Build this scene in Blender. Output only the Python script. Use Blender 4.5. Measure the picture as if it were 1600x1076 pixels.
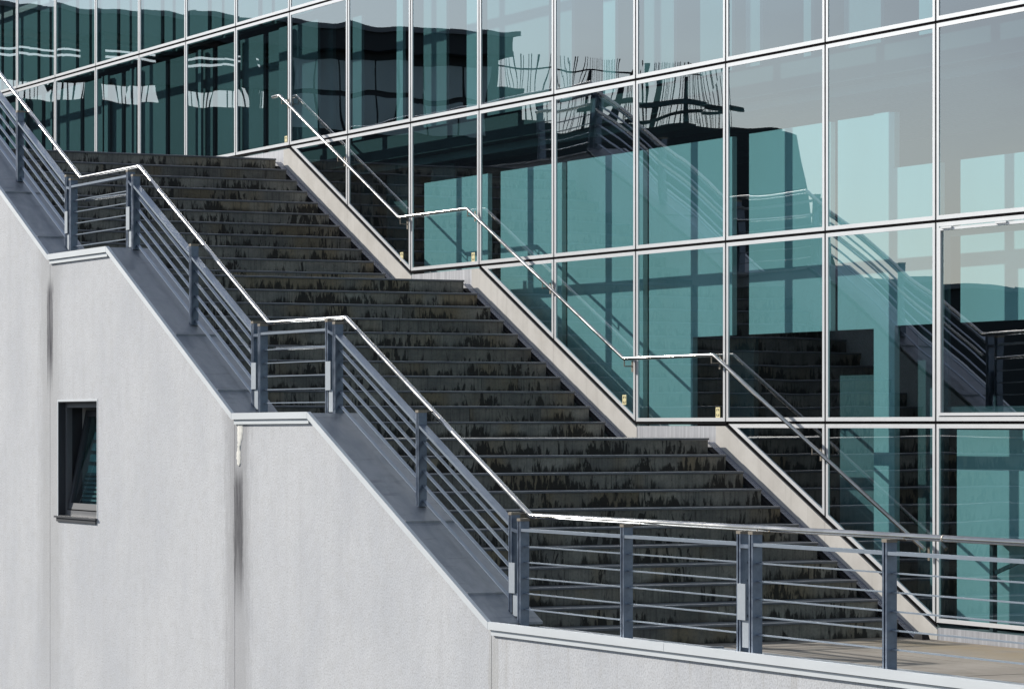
import bpy, bmesh, math, random
from mathutils import Vector, Matrix
from mathutils.geometry import tessellate_polygon
random.seed(7)
for o in list(bpy.data.objects):
    bpy.data.objects.remove(o)
sc = bpy.context.scene
COL = sc.collection

# ---------------------------------------------------------------- camera (eye height is z = 0, ground far below)
cam_d = bpy.data.cameras.new('camera')
cam = bpy.data.objects.new('camera', cam_d)
COL.objects.link(cam)
cam.location = (26.853, -18.103, 0.0)
cam.rotation_euler = (math.radians(90), 0, math.radians(90 - 26.718))
cam_d.sensor_width = 36
cam_d.lens = 36 * 5200 / 1600
cam_d.shift_y = 123.5 / 1600
cam_d.clip_start = 0.5
cam_d.clip_end = 3000
sc.camera = cam

# ---------------------------------------------------------------- light
SUN = Vector((-0.90, -0.38, 0.438)).normalized()
EL = math.asin(SUN.z)
AZ = math.atan2(SUN.x, SUN.y)
sun_d = bpy.data.lights.new('sun', 'SUN')
sun_d.energy = 5.0
sun_d.angle = math.radians(0.53)
sun_d.color = (1.0, 0.95, 0.87)
sun = bpy.data.objects.new('sun', sun_d)
COL.objects.link(sun)
sun.rotation_euler = (-SUN).to_track_quat('-Z', 'Y').to_euler()
sun.location = (0, -30, 40)

world = bpy.data.worlds.new('World')
sc.world = world
world.use_nodes = True
wn, wl = world.node_tree.nodes, world.node_tree.links
wn.clear()
w_out = wn.new('ShaderNodeOutputWorld')
w_bg = wn.new('ShaderNodeBackground')
w_sky = wn.new('ShaderNodeTexSky')
w_sky.sky_type = 'NISHITA'
w_sky.sun_disc = False
w_sky.sun_elevation = EL
w_sky.sun_rotation = AZ
w_sky.air_density = 1.0
w_sky.dust_density = 0.1
w_sky.ozone_density = 1.0
w_bg.inputs['Strength'].default_value = 0.115
# thin drifting cloud over the whole dome
w_tc = wn.new('ShaderNodeTexCoord')
w_map = wn.new('ShaderNodeMapping')
w_map.inputs['Scale'].default_value = (1.6, 1.6, 9.0)
w_noise = wn.new('ShaderNodeTexNoise')
w_noise.inputs['Scale'].default_value = 1.6
w_noise.inputs['Detail'].default_value = 5
w_noise.inputs['Roughness'].default_value = 0.5
w_ramp = wn.new('ShaderNodeMapRange')
w_ramp.inputs['From Min'].default_value = 0.35
w_ramp.inputs['From Max'].default_value = 0.75
w_ramp.inputs['To Min'].default_value = 0.30
w_ramp.inputs['To Max'].default_value = 0.85
w_mix = wn.new('ShaderNodeMix')
w_mix.data_type = 'RGBA'
# cloud is brighter towards the sun, as thin cloud is
w_dot = wn.new('ShaderNodeVectorMath'); w_dot.operation = 'DOT_PRODUCT'
w_nrm = wn.new('ShaderNodeVectorMath'); w_nrm.operation = 'NORMALIZE'
wl.new(w_tc.outputs['Generated'], w_nrm.inputs[0])
wl.new(w_nrm.outputs[0], w_dot.inputs[0])
w_dot.inputs[1].default_value = tuple(SUN)
w_fwd = wn.new('ShaderNodeMapRange')
w_fwd.inputs['From Min'].default_value = -0.3
w_fwd.inputs['From Max'].default_value = 1.0
w_fwd.inputs['To Min'].default_value = 0.55
w_fwd.inputs['To Max'].default_value = 1.45
wl.new(w_dot.outputs['Value'], w_fwd.inputs['Value'])
w_scl = wn.new('ShaderNodeVectorMath'); w_scl.operation = 'SCALE'
w_scl.inputs[0].default_value = (3.85, 4.0, 4.5)
wl.new(w_fwd.outputs['Result'], w_scl.inputs['Scale'])
wl.new(w_scl.outputs[0], w_mix.inputs['B'])
wl.new(w_tc.outputs['Generated'], w_map.inputs['Vector'])
wl.new(w_map.outputs['Vector'], w_noise.inputs['Vector'])
wl.new(w_noise.outputs['Fac'], w_ramp.inputs['Value'])
w_sep = wn.new('ShaderNodeSeparateXYZ')
wl.new(w_tc.outputs['Generated'], w_sep.inputs[0])
w_hor = wn.new('ShaderNodeMapRange')          # haze bank along the horizon
w_hor.inputs['From Min'].default_value = 0.0
w_hor.inputs['From Max'].default_value = 0.22
w_hor.inputs['To Min'].default_value = 0.80
w_hor.inputs['To Max'].default_value = 0.0
wl.new(w_sep.outputs['Z'], w_hor.inputs['Value'])
w_max = wn.new('ShaderNodeMath'); w_max.operation = 'MAXIMUM'
wl.new(w_ramp.outputs['Result'], w_max.inputs[0]); wl.new(w_hor.outputs['Result'], w_max.inputs[1])
wl.new(w_max.outputs[0], w_mix.inputs['Factor'])
wl.new(w_sky.outputs['Color'], w_mix.inputs['A'])
wl.new(w_mix.outputs['Result'], w_bg.inputs['Color'])
wl.new(w_bg.outputs['Background'], w_out.inputs['Surface'])

vs = sc.view_settings
vs.view_transform = 'Standard'
vs.look = 'None'
vs.exposure = 0.33
vs.gamma = 1
vs.use_curve_mapping = False
sc.render.engine = 'CYCLES'
cy = sc.cycles
cy.max_bounces = 10
cy.transparent_max_bounces = 16
cy.glossy_bounces = 5
cy.diffuse_bounces = 4
cy.caustics_reflective = False
cy.caustics_refractive = False
cy.sample_clamp_indirect = 6
cy.use_denoising = True

# ---------------------------------------------------------------- materials
class NT:
    """small helper round one node tree"""
    def __init__(s, name):
        s.m = bpy.data.materials.new(name)
        s.m.use_nodes = True
        s.t = s.m.node_tree
        s.n, s.l = s.t.nodes, s.t.links
        s.n.clear()
        s.out = s.n.new('ShaderNodeOutputMaterial')
    def new(s, t, **kw):
        x = s.n.new(t)
        for k, v in kw.items():
            if k in x.inputs.keys():
                s.set(x.inputs[k], v)
            else:
                setattr(x, k, v)
        return x
    def set(s, sock, v):
        if hasattr(v, 'is_output') or isinstance(v, bpy.types.NodeSocket):
            s.l.new(v, sock)
        else:
            sock.default_value = v
    def math(s, op, a, b=0.0, c=0.0):
        x = s.n.new('ShaderNodeMath'); x.operation = op
        for i, v in enumerate((a, b, c)):
            s.set(x.inputs[i], v)
        return x.outputs[0]
    def rng(s, v, a, b, c=0.0, d=1.0):
        x = s.n.new('ShaderNodeMapRange')
        x.interpolation_type = 'SMOOTHSTEP'
        s.set(x.inputs['Value'], v)
        for k, q in zip(('From Min', 'From Max', 'To Min', 'To Max'), (a, b, c, d)):
            s.set(x.inputs[k], q)
        return x.outputs['Result']
    def mix(s, f, a, b):
        x = s.n.new('ShaderNodeMix'); x.data_type = 'RGBA'
        s.set(x.inputs['Factor'], f)
        for k, v in (('A', a), ('B', b)):
            if isinstance(v, tuple) and len(v) == 3: v = v + (1,)
            s.set(x.inputs[k], v)
        return x.outputs['Result']
    def noise(s, scale=(1, 1, 1), sc_=1.0, detail=4, rough=0.5, vec=None, dist=0.0):
        mp = s.n.new('ShaderNodeMapping')
        mp.inputs['Scale'].default_value = scale
        if vec is None:
            vec = s.pos()
        s.l.new(vec, mp.inputs['Vector'])
        x = s.n.new('ShaderNodeTexNoise')
        x.inputs['Scale'].default_value = sc_
        x.inputs['Detail'].default_value = detail
        x.inputs['Roughness'].default_value = rough
        x.inputs['Distortion'].default_value = dist
        s.l.new(mp.outputs['Vector'], x.inputs['Vector'])
        return x.outputs['Fac']
    def pos(s):
        if not hasattr(s, '_p'):
            s._p = s.n.new('ShaderNodeNewGeometry')
        return s._p.outputs['Position']
    def xyz(s, v):
        x = s.n.new('ShaderNodeSeparateXYZ')
        s.l.new(v, x.inputs[0])
        return x.outputs
    def bsdf(s, color, rough=0.5, metal=0.0, bump=None, bstr=0.3, bdist=0.01, spec=0.5):
        b = s.n.new('ShaderNodeBsdfPrincipled')
        if isinstance(color, tuple) and len(color) == 3: color = color + (1,)
        s.set(b.inputs['Base Color'], color)
        s.set(b.inputs['Roughness'], rough)
        s.set(b.inputs['Metallic'], metal)
        b.inputs['Specular IOR Level'].default_value = spec
        if bump is not None:
            bp = s.n.new('ShaderNodeBump')
            bp.inputs['Strength'].default_value = bstr
            bp.inputs['Distance'].default_value = bdist
            s.l.new(bump, bp.inputs['Height'])
            s.l.new(bp.outputs['Normal'], b.inputs['Normal'])
        s.l.new(b.outputs[0], s.out.inputs['Surface'])
        return b

def simple(name, color, rough=0.5, metal=0.0, var=0.15, vs_=(3, 3, 3), spec=0.5):
    t = NT(name)
    n = t.noise(vs_, 1.0, 5, 0.6)
    c = t.mix(n, tuple(v * (1 - var) for v in color), tuple(min(1, v * (1 + var)) for v in color))
    t.bsdf(c, rough, metal, spec=spec)
    return t.m

M = {}
# rendered plaster: pale grey, gritty, faint vertical washes, dark run-off streaks under two joints
t = NT('plaster')
x, y, z = t.xyz(t.pos())
grit = t.noise((1, 1, 1), 55, 3, 0.7)
blot = t.noise((0.9, 1, 0.5), 1.3, 5, 0.6)
wash = t.noise((6, 6, 0.25), 1.0, 4, 0.6)
mott = t.noise((1, 1, 1), 7.0, 5, 0.65)
c = t.mix(t.rng(blot, 0.3, 0.7), (0.575, 0.59, 0.62), (0.655, 0.665, 0.685))
c = t.mix(t.rng(wash, 0.45, 0.75, 0, 0.22), c, (0.46, 0.465, 0.48))
c = t.mix(t.rng(mott, 0.4, 0.7, 0, 0.25), c, (0.48, 0.475, 0.46))
c = t.mix(t.rng(grit, 0.42, 0.68, 0, 0.5), c, (0.30, 0.30, 0.31))
wob = t.math('MULTIPLY_ADD', t.noise((0.3, 1, 1.2), 1.5, 3, 0.6), 0.10, -0.05)
fib = t.noise((55, 55, 0.9), 1.0, 4, 0.7)
edge2 = t.noise((30, 30, 5), 1.0, 4, 0.75)
edge = t.noise((14, 14, 1.2), 1.0, 4, 0.7)
def streak(c, x0, hw, ztop, zmid, zbot, col, k, soft=1.0):
    d = t.math('ABSOLUTE', t.math('SUBTRACT', t.math('ADD', x, t.math('MULTIPLY', wob, soft)), x0))
    d = t.math('ADD', d, t.math('MULTIPLY_ADD', edge, hw * 1.0, -hw * 0.5))
    d = t.math('ADD', d, t.math('MULTIPLY_ADD', edge2, hw * 0.8, -hw * 0.4))
    a = t.rng(d, hw * (0.35 if hw > 0.2 else 0.6), hw, 1, 0)
    b = t.rng(z, ztop - 0.25, ztop, 1, 0)
    e = t.rng(z, zbot, zmid)
    if hw < 0.4: k = t.math('MULTIPLY', t.rng(fib, 0.33, 0.58, 0.30, 1.0), k)
    m = t.math('MULTIPLY', t.math('MULTIPLY', a, b), t.math('MULTIPLY', e, k))
    return t.mix(m, c, col)
c = streak(c, -11.60, 0.55, 2.3, -1.0, -5.0, (0.34, 0.34, 0.34), 0.45)
c = streak(c, -11.60, 0.13, 1.80, 0.95, 0.25, (0.035, 0.035, 0.05), 0.95, 0.2)
c = streak(c, -5.58, 0.50, 0.3, -2.5, -5.2, (0.32, 0.32, 0.33), 0.55)
c = streak(c, -5.52, 0.32, 0.15, -1.2, -2.2, (0.27, 0.27, 0.28), 0.5, 0.6)
c = streak(c, -5.54, 0.15, -0.42, -1.2, -2.1, (0.03, 0.03, 0.04), 0.95, 0.3)
gr = t.math('MULTIPLY', t.rng(z, -2.7, -1.85), t.rng(t.noise((5, 5, 0.5), 1.0, 4, 0.65), 0.52, 0.74))
gr = t.math('MULTIPLY', gr, t.rng(x, 0.3, 0.5))
c = t.mix(t.math('MULTIPLY', gr, 0.55), c, (0.34, 0.31, 0.26))
c = streak(c, 0.46, 0.12, -1.7, -3.5, -5.4, (0.40, 0.39, 0.36), 0.5, 0.2)
hh = t.math('ADD', t.math('MULTIPLY', grit, 0.6), t.math('MULTIPLY', mott, 0.8))
t.bsdf(c, 0.9, 0, hh, 0.65, 0.006, 0.2)
M['plaster'] = t.m

M['lime'] = simple('lime_deposit', (0.78, 0.76, 0.70), 0.85, 0, 0.1, (20, 20, 20))
M['alu'] = simple('bright_aluminium', (0.82, 0.825, 0.835), 0.32, 0.25, 0.08)
M['fascia'] = simple('fascia_aluminium', (0.70, 0.735, 0.76), 0.45, 0.25, 0.12, (1.2, 4, 6))
M['gasket'] = simple('black_gasket', (0.008, 0.008, 0.009), 0.9, spec=0.02)
M['dark_post'] = simple('dark_interior_post', (0.012, 0.014, 0.018), 0.5)
t = NT('stainless_tube')
n1 = t.noise((1.5, 1.5, 1.5), 1.0, 5, 0.65)
n2 = t.noise((1, 1, 1), 14, 4, 0.7)
c = t.mix(t.rng(n1, 0.3, 0.7), (0.46, 0.435, 0.395), (0.58, 0.56, 0.525))
c = t.mix(t.rng(n2, 0.56, 0.72, 0, 0.5), c, (0.30, 0.26, 0.21))
t.bsdf(c, t.math('ADD', t.rng(n1, 0.3, 0.7, 0.11, 0.24), t.rng(n2, 0.5, 0.75, 0, 0.10)), 1.0)
M['stainless'] = t.m
M['bracket'] = simple('weathered_bracket', (0.26, 0.23, 0.19), 0.45, 0.7, 0.3, (30, 30, 30))
# galvanised, blue-grey painted rail steel with weather spots
t = NT('galvanised_steel')
n1 = t.noise((1, 1, 1), 9, 5, 0.65)
n2 = t.noise((1, 1, 1), 60, 2, 0.6)
c = t.mix(t.rng(n1, 0.3, 0.7), (0.135, 0.175, 0.245), (0.21, 0.255, 0.325))
c = t.mix(t.rng(n2, 0.58, 0.75, 0, 0.3), c, (0.12, 0.13, 0.15))
t.bsdf(c, t.rng(n1, 0.3, 0.7, 0.28, 0.42), 0.68)
M['steel'] = t.m
t = NT('joint_plate_steel')
n1 = t.noise((1, 1, 1), 25, 4, 0.6)
t.bsdf(t.mix(n1, (0.30, 0.345, 0.39), (0.42, 0.455, 0.49)), 0.5, 0.3)
M['plate'] = t.m
M['bar_steel'] = simple('galvanised_bar', (0.33, 0.385, 0.455), 0.36, 0.7, 0.16, (9, 9, 9))  # lit copy of the rail steel: sky light painted into bars and top rails
# zinc coping, water-stained
t = NT('zinc_coping')
n1 = t.noise((1.2, 3, 1.2), 2.2, 5, 0.6, dist=0.4)
n2 = t.noise((6, 1.2, 6), 2, 4, 0.6)
c = t.mix(t.rng(n1, 0.3, 0.7), (0.27, 0.30, 0.335), (0.43, 0.45, 0.475))
c = t.mix(t.rng(n2, 0.55, 0.75, 0, 0.5), c, (0.15, 0.165, 0.19))
t.bsdf(c, t.rng(n1, 0.3, 0.7, 0.4, 0.6), 0.4)
M['zinc'] = t.m
# dark stair stone: riser with algae tongues growing up from the joint below
t = NT('stair_riser_stone')
tc = t.n.new('ShaderNodeTexCoord')
gx, gy, gz = t.xyz(tc.outputs['Generated'])
px, py, pz = t.xyz(t.pos())
oi = t.n.new('ShaderNodeObjectInfo')
cmb = t.n.new('ShaderNodeCombineXYZ')
t.l.new(t.math('MULTIPLY_ADD', oi.outputs['Random'], 37.0, t.math('MULTIPLY', px, 2.3)), cmb.inputs[0])
t.l.new(py, cmb.inputs[1]); t.l.new(t.math('MULTIPLY', pz, 0.28), cmb.inputs[2])
V = cmb.outputs[0]
spk = t.noise((0.4, 6.0, 7.0), 1.0, 5, 0.66, V, 0.8)
spk2 = t.noise((0.4, 19.0, 16.0), 1.0, 4, 0.65, V, 0.7)
big = t.noise((0.4, 1.3, 1.0), 1.0, 3, 0.5, V)
tone = t.noise((0.4, 2.0, 10), 1.0, 4, 0.6, V)
fine = t.noise((1, 1, 1), 40, 4, 0.7)
base = t.mix(t.rng(tone, 0.3, 0.7), (0.165, 0.165, 0.15), (0.33, 0.315, 0.265))
base = t.mix(t.rng(big, 0.50, 0.67, 0, 0.7), base, (0.28, 0.215, 0.12))
base = t.mix(t.rng(fine, 0.4, 0.75, 0, 0.4), base, (0.08, 0.08, 0.078))
per = t.math('MULTIPLY_ADD', oi.outputs['Random'], 0.5, 0.75)
mul = t.n.new('ShaderNodeVectorMath'); mul.operation = 'SCALE'
t.l.new(base, mul.inputs[0]); t.l.new(per, mul.inputs['Scale'])
hgt = t.math('SUBTRACT', 1.0, gz)
# tongues: noise value has to beat the height above the joint
gate = t.rng(t.noise((0.5, 1.9, 3.0), 1.0, 2, 0.5, V, 0.6), 0.36, 0.64, 0.12, 2.0)
lim = t.math('ADD', t.math('MULTIPLY', spk, 2.2), t.math('MULTIPLY', spk2, 3.0))
lim = t.math('MULTIPLY', t.math('ADD', lim, -2.36), gate)
lim = t.math('ADD', lim, t.math('MULTIPLY_ADD', big, 1.2, -0.62))
lim = t.math('ADD', lim, t.math('MULTIPLY_ADD', oi.outputs['Random'], 0.34, -0.17))
msk = t.rng(t.math('SUBTRACT', lim, gz), -0.30, 0.28)
c = t.mix(t.math('MULTIPLY', msk, 0.92), mul.outputs[0], (0.018, 0.017, 0.015))
drip = t.rng(spk2, 0.60, 0.70, 0, 0.55)
c = t.mix(drip, c, (0.03, 0.028, 0.024))
grain = t.noise((0.4, 38.0, 2.0), 1.0, 4, 0.65, V)
c = t.mix(t.rng(grain, 0.48, 0.72, 0, 0.5), c, (0.035, 0.034, 0.030))
t.bsdf(c, 0.72, 0, fine, 0.4, 0.004, 0.35)
M['riser'] = t.m
t = NT('stair_tread_stone')
n1 = t.noise((1, 1, 1), 3, 5, 0.6)
n2 = t.noise((1, 1, 1), 45, 3, 0.6)
c = t.mix(t.rng(n1, 0.3, 0.7), (0.115, 0.125, 0.14), (0.19, 0.195, 0.20))
c = t.mix(t.rng(n2, 0.5, 0.8, 0, 0.35), c, (0.07, 0.07, 0.07))
t.bsdf(c, 0.6, 0, n2, 0.2, 0.003, 0.4)
M['tread'] = t.m
t = NT('worn_stone_edge')  # tread chamfer: bright sky glint put into the stone colour
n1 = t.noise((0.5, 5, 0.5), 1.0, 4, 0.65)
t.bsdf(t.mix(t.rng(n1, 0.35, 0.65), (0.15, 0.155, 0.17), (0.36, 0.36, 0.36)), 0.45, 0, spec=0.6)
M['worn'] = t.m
M['worn_top'] = simple('worn_stone_nosing', (0.50, 0.505, 0.51), 0.5, 0, 0.3, (0.5, 4, 0.5))  # front strip of the tread top, painted pale as a lit line
# terrace paving
t = NT('terrace_paving')
n1 = t.noise((1, 1, 1), 1.1, 5, 0.6)
n2 = t.noise((1, 1, 1), 30, 4, 0.7)
x, y, z = t.xyz(t.pos())
c = t.mix(t.rng(n1, 0.3, 0.7), (0.235, 0.21, 0.18), (0.32, 0.29, 0.255))
li = t.math('MULTIPLY', t.rng(y, -1.6, -0.3), t.rng(n1, 0.35, 0.6))
c = t.mix(t.math('MULTIPLY', li, 0.7), c, (0.25, 0.185, 0.09))
c = t.mix(t.rng(n2, 0.5, 0.8, 0, 0.4), c, (0.15, 0.13, 0.11))
n4 = t.noise((1.2, 3.5, 1), 1.0, 5, 0.7)
c = t.mix(t.rng(n4, 0.50, 0.72, 0, 0.55), c, (0.16, 0.14, 0.12))
t.bsdf(c, 0.85, 0, n2, 0.3, 0.004, 0.3)
M['paving'] = t.m
# curb panels beside the stair: pale fibre-cement
t = NT('pale_curb')
n1 = t.noise((1, 1, 1), 2.2, 5, 0.6)
n2 = t.noise((14, 1, 1.0), 1.0, 4, 0.6)
n3 = t.noise((1, 1, 1), 60, 2, 0.6)
c = t.mix(t.rng(n1, 0.3, 0.7), (0.50, 0.475, 0.435), (0.60, 0.575, 0.535))
c = t.mix(t.rng(n2, 0.5, 0.8, 0, 0.4), c, (0.36, 0.34, 0.31))
c = t.mix(t.rng(n3, 0.5, 0.8, 0, 0.2), c, (0.4, 0.39, 0.37))
t.bsdf(c, 0.75, 0, n3, 0.2, 0.002, 0.3)
M['curb'] = t.m
t = NT('brushed_plate')
n2 = t.noise((22, 1, 0.8), 1.0, 4, 0.6)
c = t.mix(t.rng(n2, 0.35, 0.7), (0.32, 0.33, 0.36), (0.47, 0.48, 0.51))
t.bsdf(c, 0.5, 0.35)
M['brushed'] = t.m
M['grate'] = simple('perforated_steel', (0.34, 0.37, 0.45), 0.4, 0.5, 0.2, (40, 40, 40))
M['black'] = simple('black_void', (0.01, 0.01, 0.012), 0.8)
M['anthracite'] = simple('anthracite_frame', (0.055, 0.06, 0.07), 0.45, 0.2)
M['grey_frame'] = simple('grey_window_frame', (0.16, 0.165, 0.175), 0.45, 0.2)
M['yellow'] = simple('yellow_sticker', (0.80, 0.70, 0.36), 0.5, 0, 0.05)
M['ink'] = simple('black_print', (0.02, 0.017, 0.01), 0.6)
# interior surfaces
def interior(name, a, b, sc_=1.5):
    t = NT(name)
    n = t.noise((1, 1, 0.5), sc_, 3, 0.5)
    t.bsdf(t.mix(n, a, b), 0.8)
    return t.m
M['inner_white'] = interior('inner_white_wall', (0.70, 0.70, 0.69), (0.80, 0.80, 0.79))
M['inner_grey'] = interior('inner_grey_wall', (0.22, 0.23, 0.24), (0.28, 0.29, 0.30))
M['inner_dim'] = interior('inner_dim_panel', (0.10, 0.105, 0.11), (0.14, 0.145, 0.15))
M['inner_mid'] = interior('inner_mid_panel', (0.13, 0.135, 0.14), (0.18, 0.185, 0.19))
M['inner_dark'] = interior('inner_dark_room', (0.016, 0.018, 0.020), (0.03, 0.032, 0.034))
M['inner_faint'] = interior('inner_faint_panel', (0.05, 0.053, 0.056), (0.07, 0.073, 0.076))
M['curtain'] = interior('curtain', (0.17, 0.18, 0.185), (0.25, 0.26, 0.26), 3)
M['curtain_pale'] = interior('pale_curtain', (0.42, 0.43, 0.43), (0.52, 0.53, 0.53), 3)
# opposite buildings (seen as mirror images)
M['far_dark'] = interior('dark_cladding', (0.022, 0.030, 0.036), (0.036, 0.046, 0.054), 0.6)
M['far_mid'] = interior('grey_cladding', (0.14, 0.165, 0.185), (0.20, 0.225, 0.245), 0.6)
M['far_glass'] = simple('far_window_glass', (0.30, 0.40, 0.43), 0.3, 0.2, 0.3, (0.5, 0.5, 0.5))
M['blind'] = simple('blind_slat', (0.42, 0.62, 0.60), 0.6, 0, 0.1)  # teal of the painted facade reflection in the small window
t = NT('ground')
n1 = t.noise((1, 1, 1), 0.15, 6, 0.6)
t.bsdf(t.mix(n1, (0.05, 0.052, 0.055), (0.10, 0.10, 0.10)), 0.9)
M['ground'] = t.m

# glass: thin solar-control pane, tinted in transmission, mirror-like on the outer face, faintly rippled
TINT = (0.735, 0.915, 0.93, 1)
F0 = 0.30      # coated outer face
def glass(name, reflect, wav=1.0, tint=TINT):
    t = NT(name)
    tr = t.n.new('ShaderNodeBsdfTransparent')
    tr.inputs[0].default_value = tint
    if not reflect:
        t.l.new(tr.outputs[0], t.out.inputs['Surface'])
        return t.m
    gl = t.n.new('ShaderNodeBsdfGlossy')
    gl.inputs['Roughness'].default_value = 0.0
    gl.inputs['Color'].default_value = (0.95, 0.97, 1.0, 1)
    oi = t.n.new('ShaderNodeObjectInfo')
    tx = t.n.new('ShaderNodeTexNoise'); tx.noise_dimensions = '4D'
    tx.inputs['Scale'].default_value = 0.68
    tx.inputs['Detail'].default_value = 0.6
    tx.inputs['Roughness'].default_value = 0.42
    t.l.new(t.pos(), tx.inputs['Vector'])
    t.l.new(t.math('MULTIPLY', oi.outputs['Random'], 19.0), tx.inputs['W'])
    bp = t.n.new('ShaderNodeBump')
    bp.inputs['Strength'].default_value = 1.0
    bp.inputs['Distance'].default_value = 0.0072 * wav
    t.l.new(tx.outputs['Fac'], bp.inputs['Height'])
    t.l.new(bp.outputs['Normal'], gl.inputs['Normal'])
    geo = t.n.new('ShaderNodeNewGeometry')
    dt = t.n.new('ShaderNodeVectorMath'); dt.operation = 'DOT_PRODUCT'
    t.l.new(geo.outputs['Normal'], dt.inputs[0]); t.l.new(geo.outputs['Incoming'], dt.inputs[1])
    cs = t.math('SUBTRACT', 1.0, t.math('ABSOLUTE', dt.outputs['Value']))
    fr = t.math('MULTIPLY_ADD', t.math('POWER', cs, 5.0), 1 - F0, F0)
    mx = t.n.new('ShaderNodeMixShader')
    t.l.new(fr, mx.inputs[0]); t.l.new(tr.outputs[0], mx.inputs[1]); t.l.new(gl.outputs[0], mx.inputs[2])
    t.l.new(mx.outputs[0], t.out.inputs['Surface'])
    return t.m
M['glass'] = glass('facade_glass', True)
M['glass_in'] = glass('facade_glass_inner', False)
M['glass_win'] = glass('small_window_glass', True, 0.3)

# ---------------------------------------------------------------- mesh helpers
class MB:
    def __init__(s):
        s.v, s.f, s.mi = [], [], []
    def add(s, vs_, fs, mi=0):
        o = len(s.v)
        s.v += [tuple(p) for p in vs_]
        s.f += [tuple(i + o for i in f) for f in fs]
        s.mi += [mi] * len(fs)
        return s
    def box(s, x0, x1, y0, y1, z0, z1, mi=0):
        v = [(x, y, z) for x in (x0, x1) for y in (y0, y1) for z in (z0, z1)]
        return s.add(v, [(0, 1, 3, 2), (4, 6, 7, 5), (0, 4, 5, 1), (2, 3, 7, 6), (0, 2, 6, 4), (1, 5, 7, 3)], mi)
    def prism(s, poly, y0, y1, holes=(), mi=0):
        """polygon in XZ (anticlockwise seen from -Y), extruded from y0 (front) to y1"""
        loops = [poly] + [list(h) for h in holes]
        flat = [p for l in loops for p in l]
        n = len(flat)
        tri = tessellate_polygon([[Vector((p[0], p[1], 0)) for p in l] for l in loops])
        v = [(p[0], y0, p[1]) for p in flat] + [(p[0], y1, p[1]) for p in flat]
        f = []
        for a, b, c in tri:
            pa, pb, pc = flat[a], flat[b], flat[c]
            if (pb[0] - pa[0]) * (pc[1] - pa[1]) - (pb[1] - pa[1]) * (pc[0] - pa[0]) < 0: b, c = c, b
            f.append((a, b, c)); f.append((a + n, c + n, b + n))
        o = 0
        for k, l in enumerate(loops):
            m = len(l)
            ar = sum(l[i][0] * l[(i + 1) % m][1] - l[(i + 1) % m][0] * l[i][1] for i in range(m))
            for i in range(m):
                a, b = o + i, o + (i + 1) % m
                if (ar > 0) == (k == 0): f.append((a, a + n, b + n, b))
                else: f.append((a, b, b + n, a + n))
            o += m
        return s.add(v, f, mi)
    def ring(s, outer, inner, y0, y1, mi=0):
        m = len(outer)
        v = [(p[0], y0, p[1]) for p in outer] + [(p[0], y0, p[1]) for p in inner] + \
            [(p[0], y1, p[1]) for p in outer] + [(p[0], y1, p[1]) for p in inner]
        f = []
        for i in range(m):
            j = (i + 1) % m
            f += [(i, j, m + j, m + i), (2 * m + i, 3 * m + i, 3 * m + j, 2 * m + j),
                  (i, 2 * m + i, 2 * m + j, j), (m + i, m + j, 3 * m + j, 3 * m + i)]
        return s.add(v, f, mi)
    def beam(s, a, b, wy, hz, mi=0):
        """flat bar from a to b lying in an XZ plane: wy across (Y), hz perpendicular to its run; vertical ends"""
        (x0, y, z0), (x1, _, z1) = a, b
        k = math.hypot(x1 - x0, z1 - z0) / max(1e-6, abs(x1 - x0))
        h = hz * k / 2
        v = [(X, Y, Z + q) for X, Z in ((x0, z0), (x1, z1)) for Y in (y - wy / 2, y + wy / 2) for q in (-h, h)]
        return s.add(v, [(0, 1, 3, 2), (4, 6, 7, 5), (0, 4, 5, 1), (2, 3, 7, 6), (0, 2, 6, 4), (1, 5, 7, 3)], mi)
    def tube(s, pts, r, n=10, cap=True, mi=0):
        pts = [Vector(p) for p in pts]
        rings = []
        for i, p in enumerate(pts):
            d1 = (p - pts[i - 1]).normalized() if i else (pts[1] - p).normalized()
            d2 = (pts[i + 1] - p).normalized() if i < len(pts) - 1 else d1
            d = (d1 + d2).normalized()
            up = Vector((0, 1, 0)) if abs(d.y) < 0.8 else Vector((0, 0, 1))
            a = d.cross(up).normalized(); b = d.cross(a).normalized()
            k = 1 / max(0.5, math.sqrt((1 + d1.dot(d2)) / 2))
            ring = []
            for j in range(n):
                an = 2 * math.pi * j / n
                q = a * math.cos(an) * r * (k if abs(d.y) < 0.8 else 1) + b * math.sin(an) * r
                ring.append(p + q)
            rings.append(ring)
        v = [q for r_ in rings for q in r_]
        f = []
        for i in range(len(pts) - 1):
            for j in range(n):
                k = (j + 1) % n
                f.append((i * n + j, i * n + k, (i + 1) * n + k, (i + 1) * n + j))
        if cap:
            f.append(tuple(range(n))); f.append(tuple((len(pts) - 1) * n + j for j in reversed(range(n))))
        return s.add(v, f, mi)
    keep = False
    def mesh(s, name, mats, org=(0, 0, 0), smooth=False):
        me = bpy.data.meshes.new(name)
        me.from_pydata([(p[0] - org[0], p[1] - org[1], p[2] - org[2]) for p in s.v], [], s.f)
        for m in mats: me.materials.append(m)
        if len(mats) > 1: me.polygons.foreach_set('material_index', s.mi)
        if not s.keep:
            bm = bmesh.new(); bm.from_mesh(me)
            bmesh.ops.recalc_face_normals(bm, faces=bm.faces)
            bm.to_mesh(me); bm.free()
        if smooth:
            me.polygons.foreach_set('use_smooth', [len(p.vertices) == 4 for p in me.polygons])
        me.update()
        return me

def wloc(o):
    p = Vector((0, 0, 0))
    while o: p += o.location; o = o.parent
    return p

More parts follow.
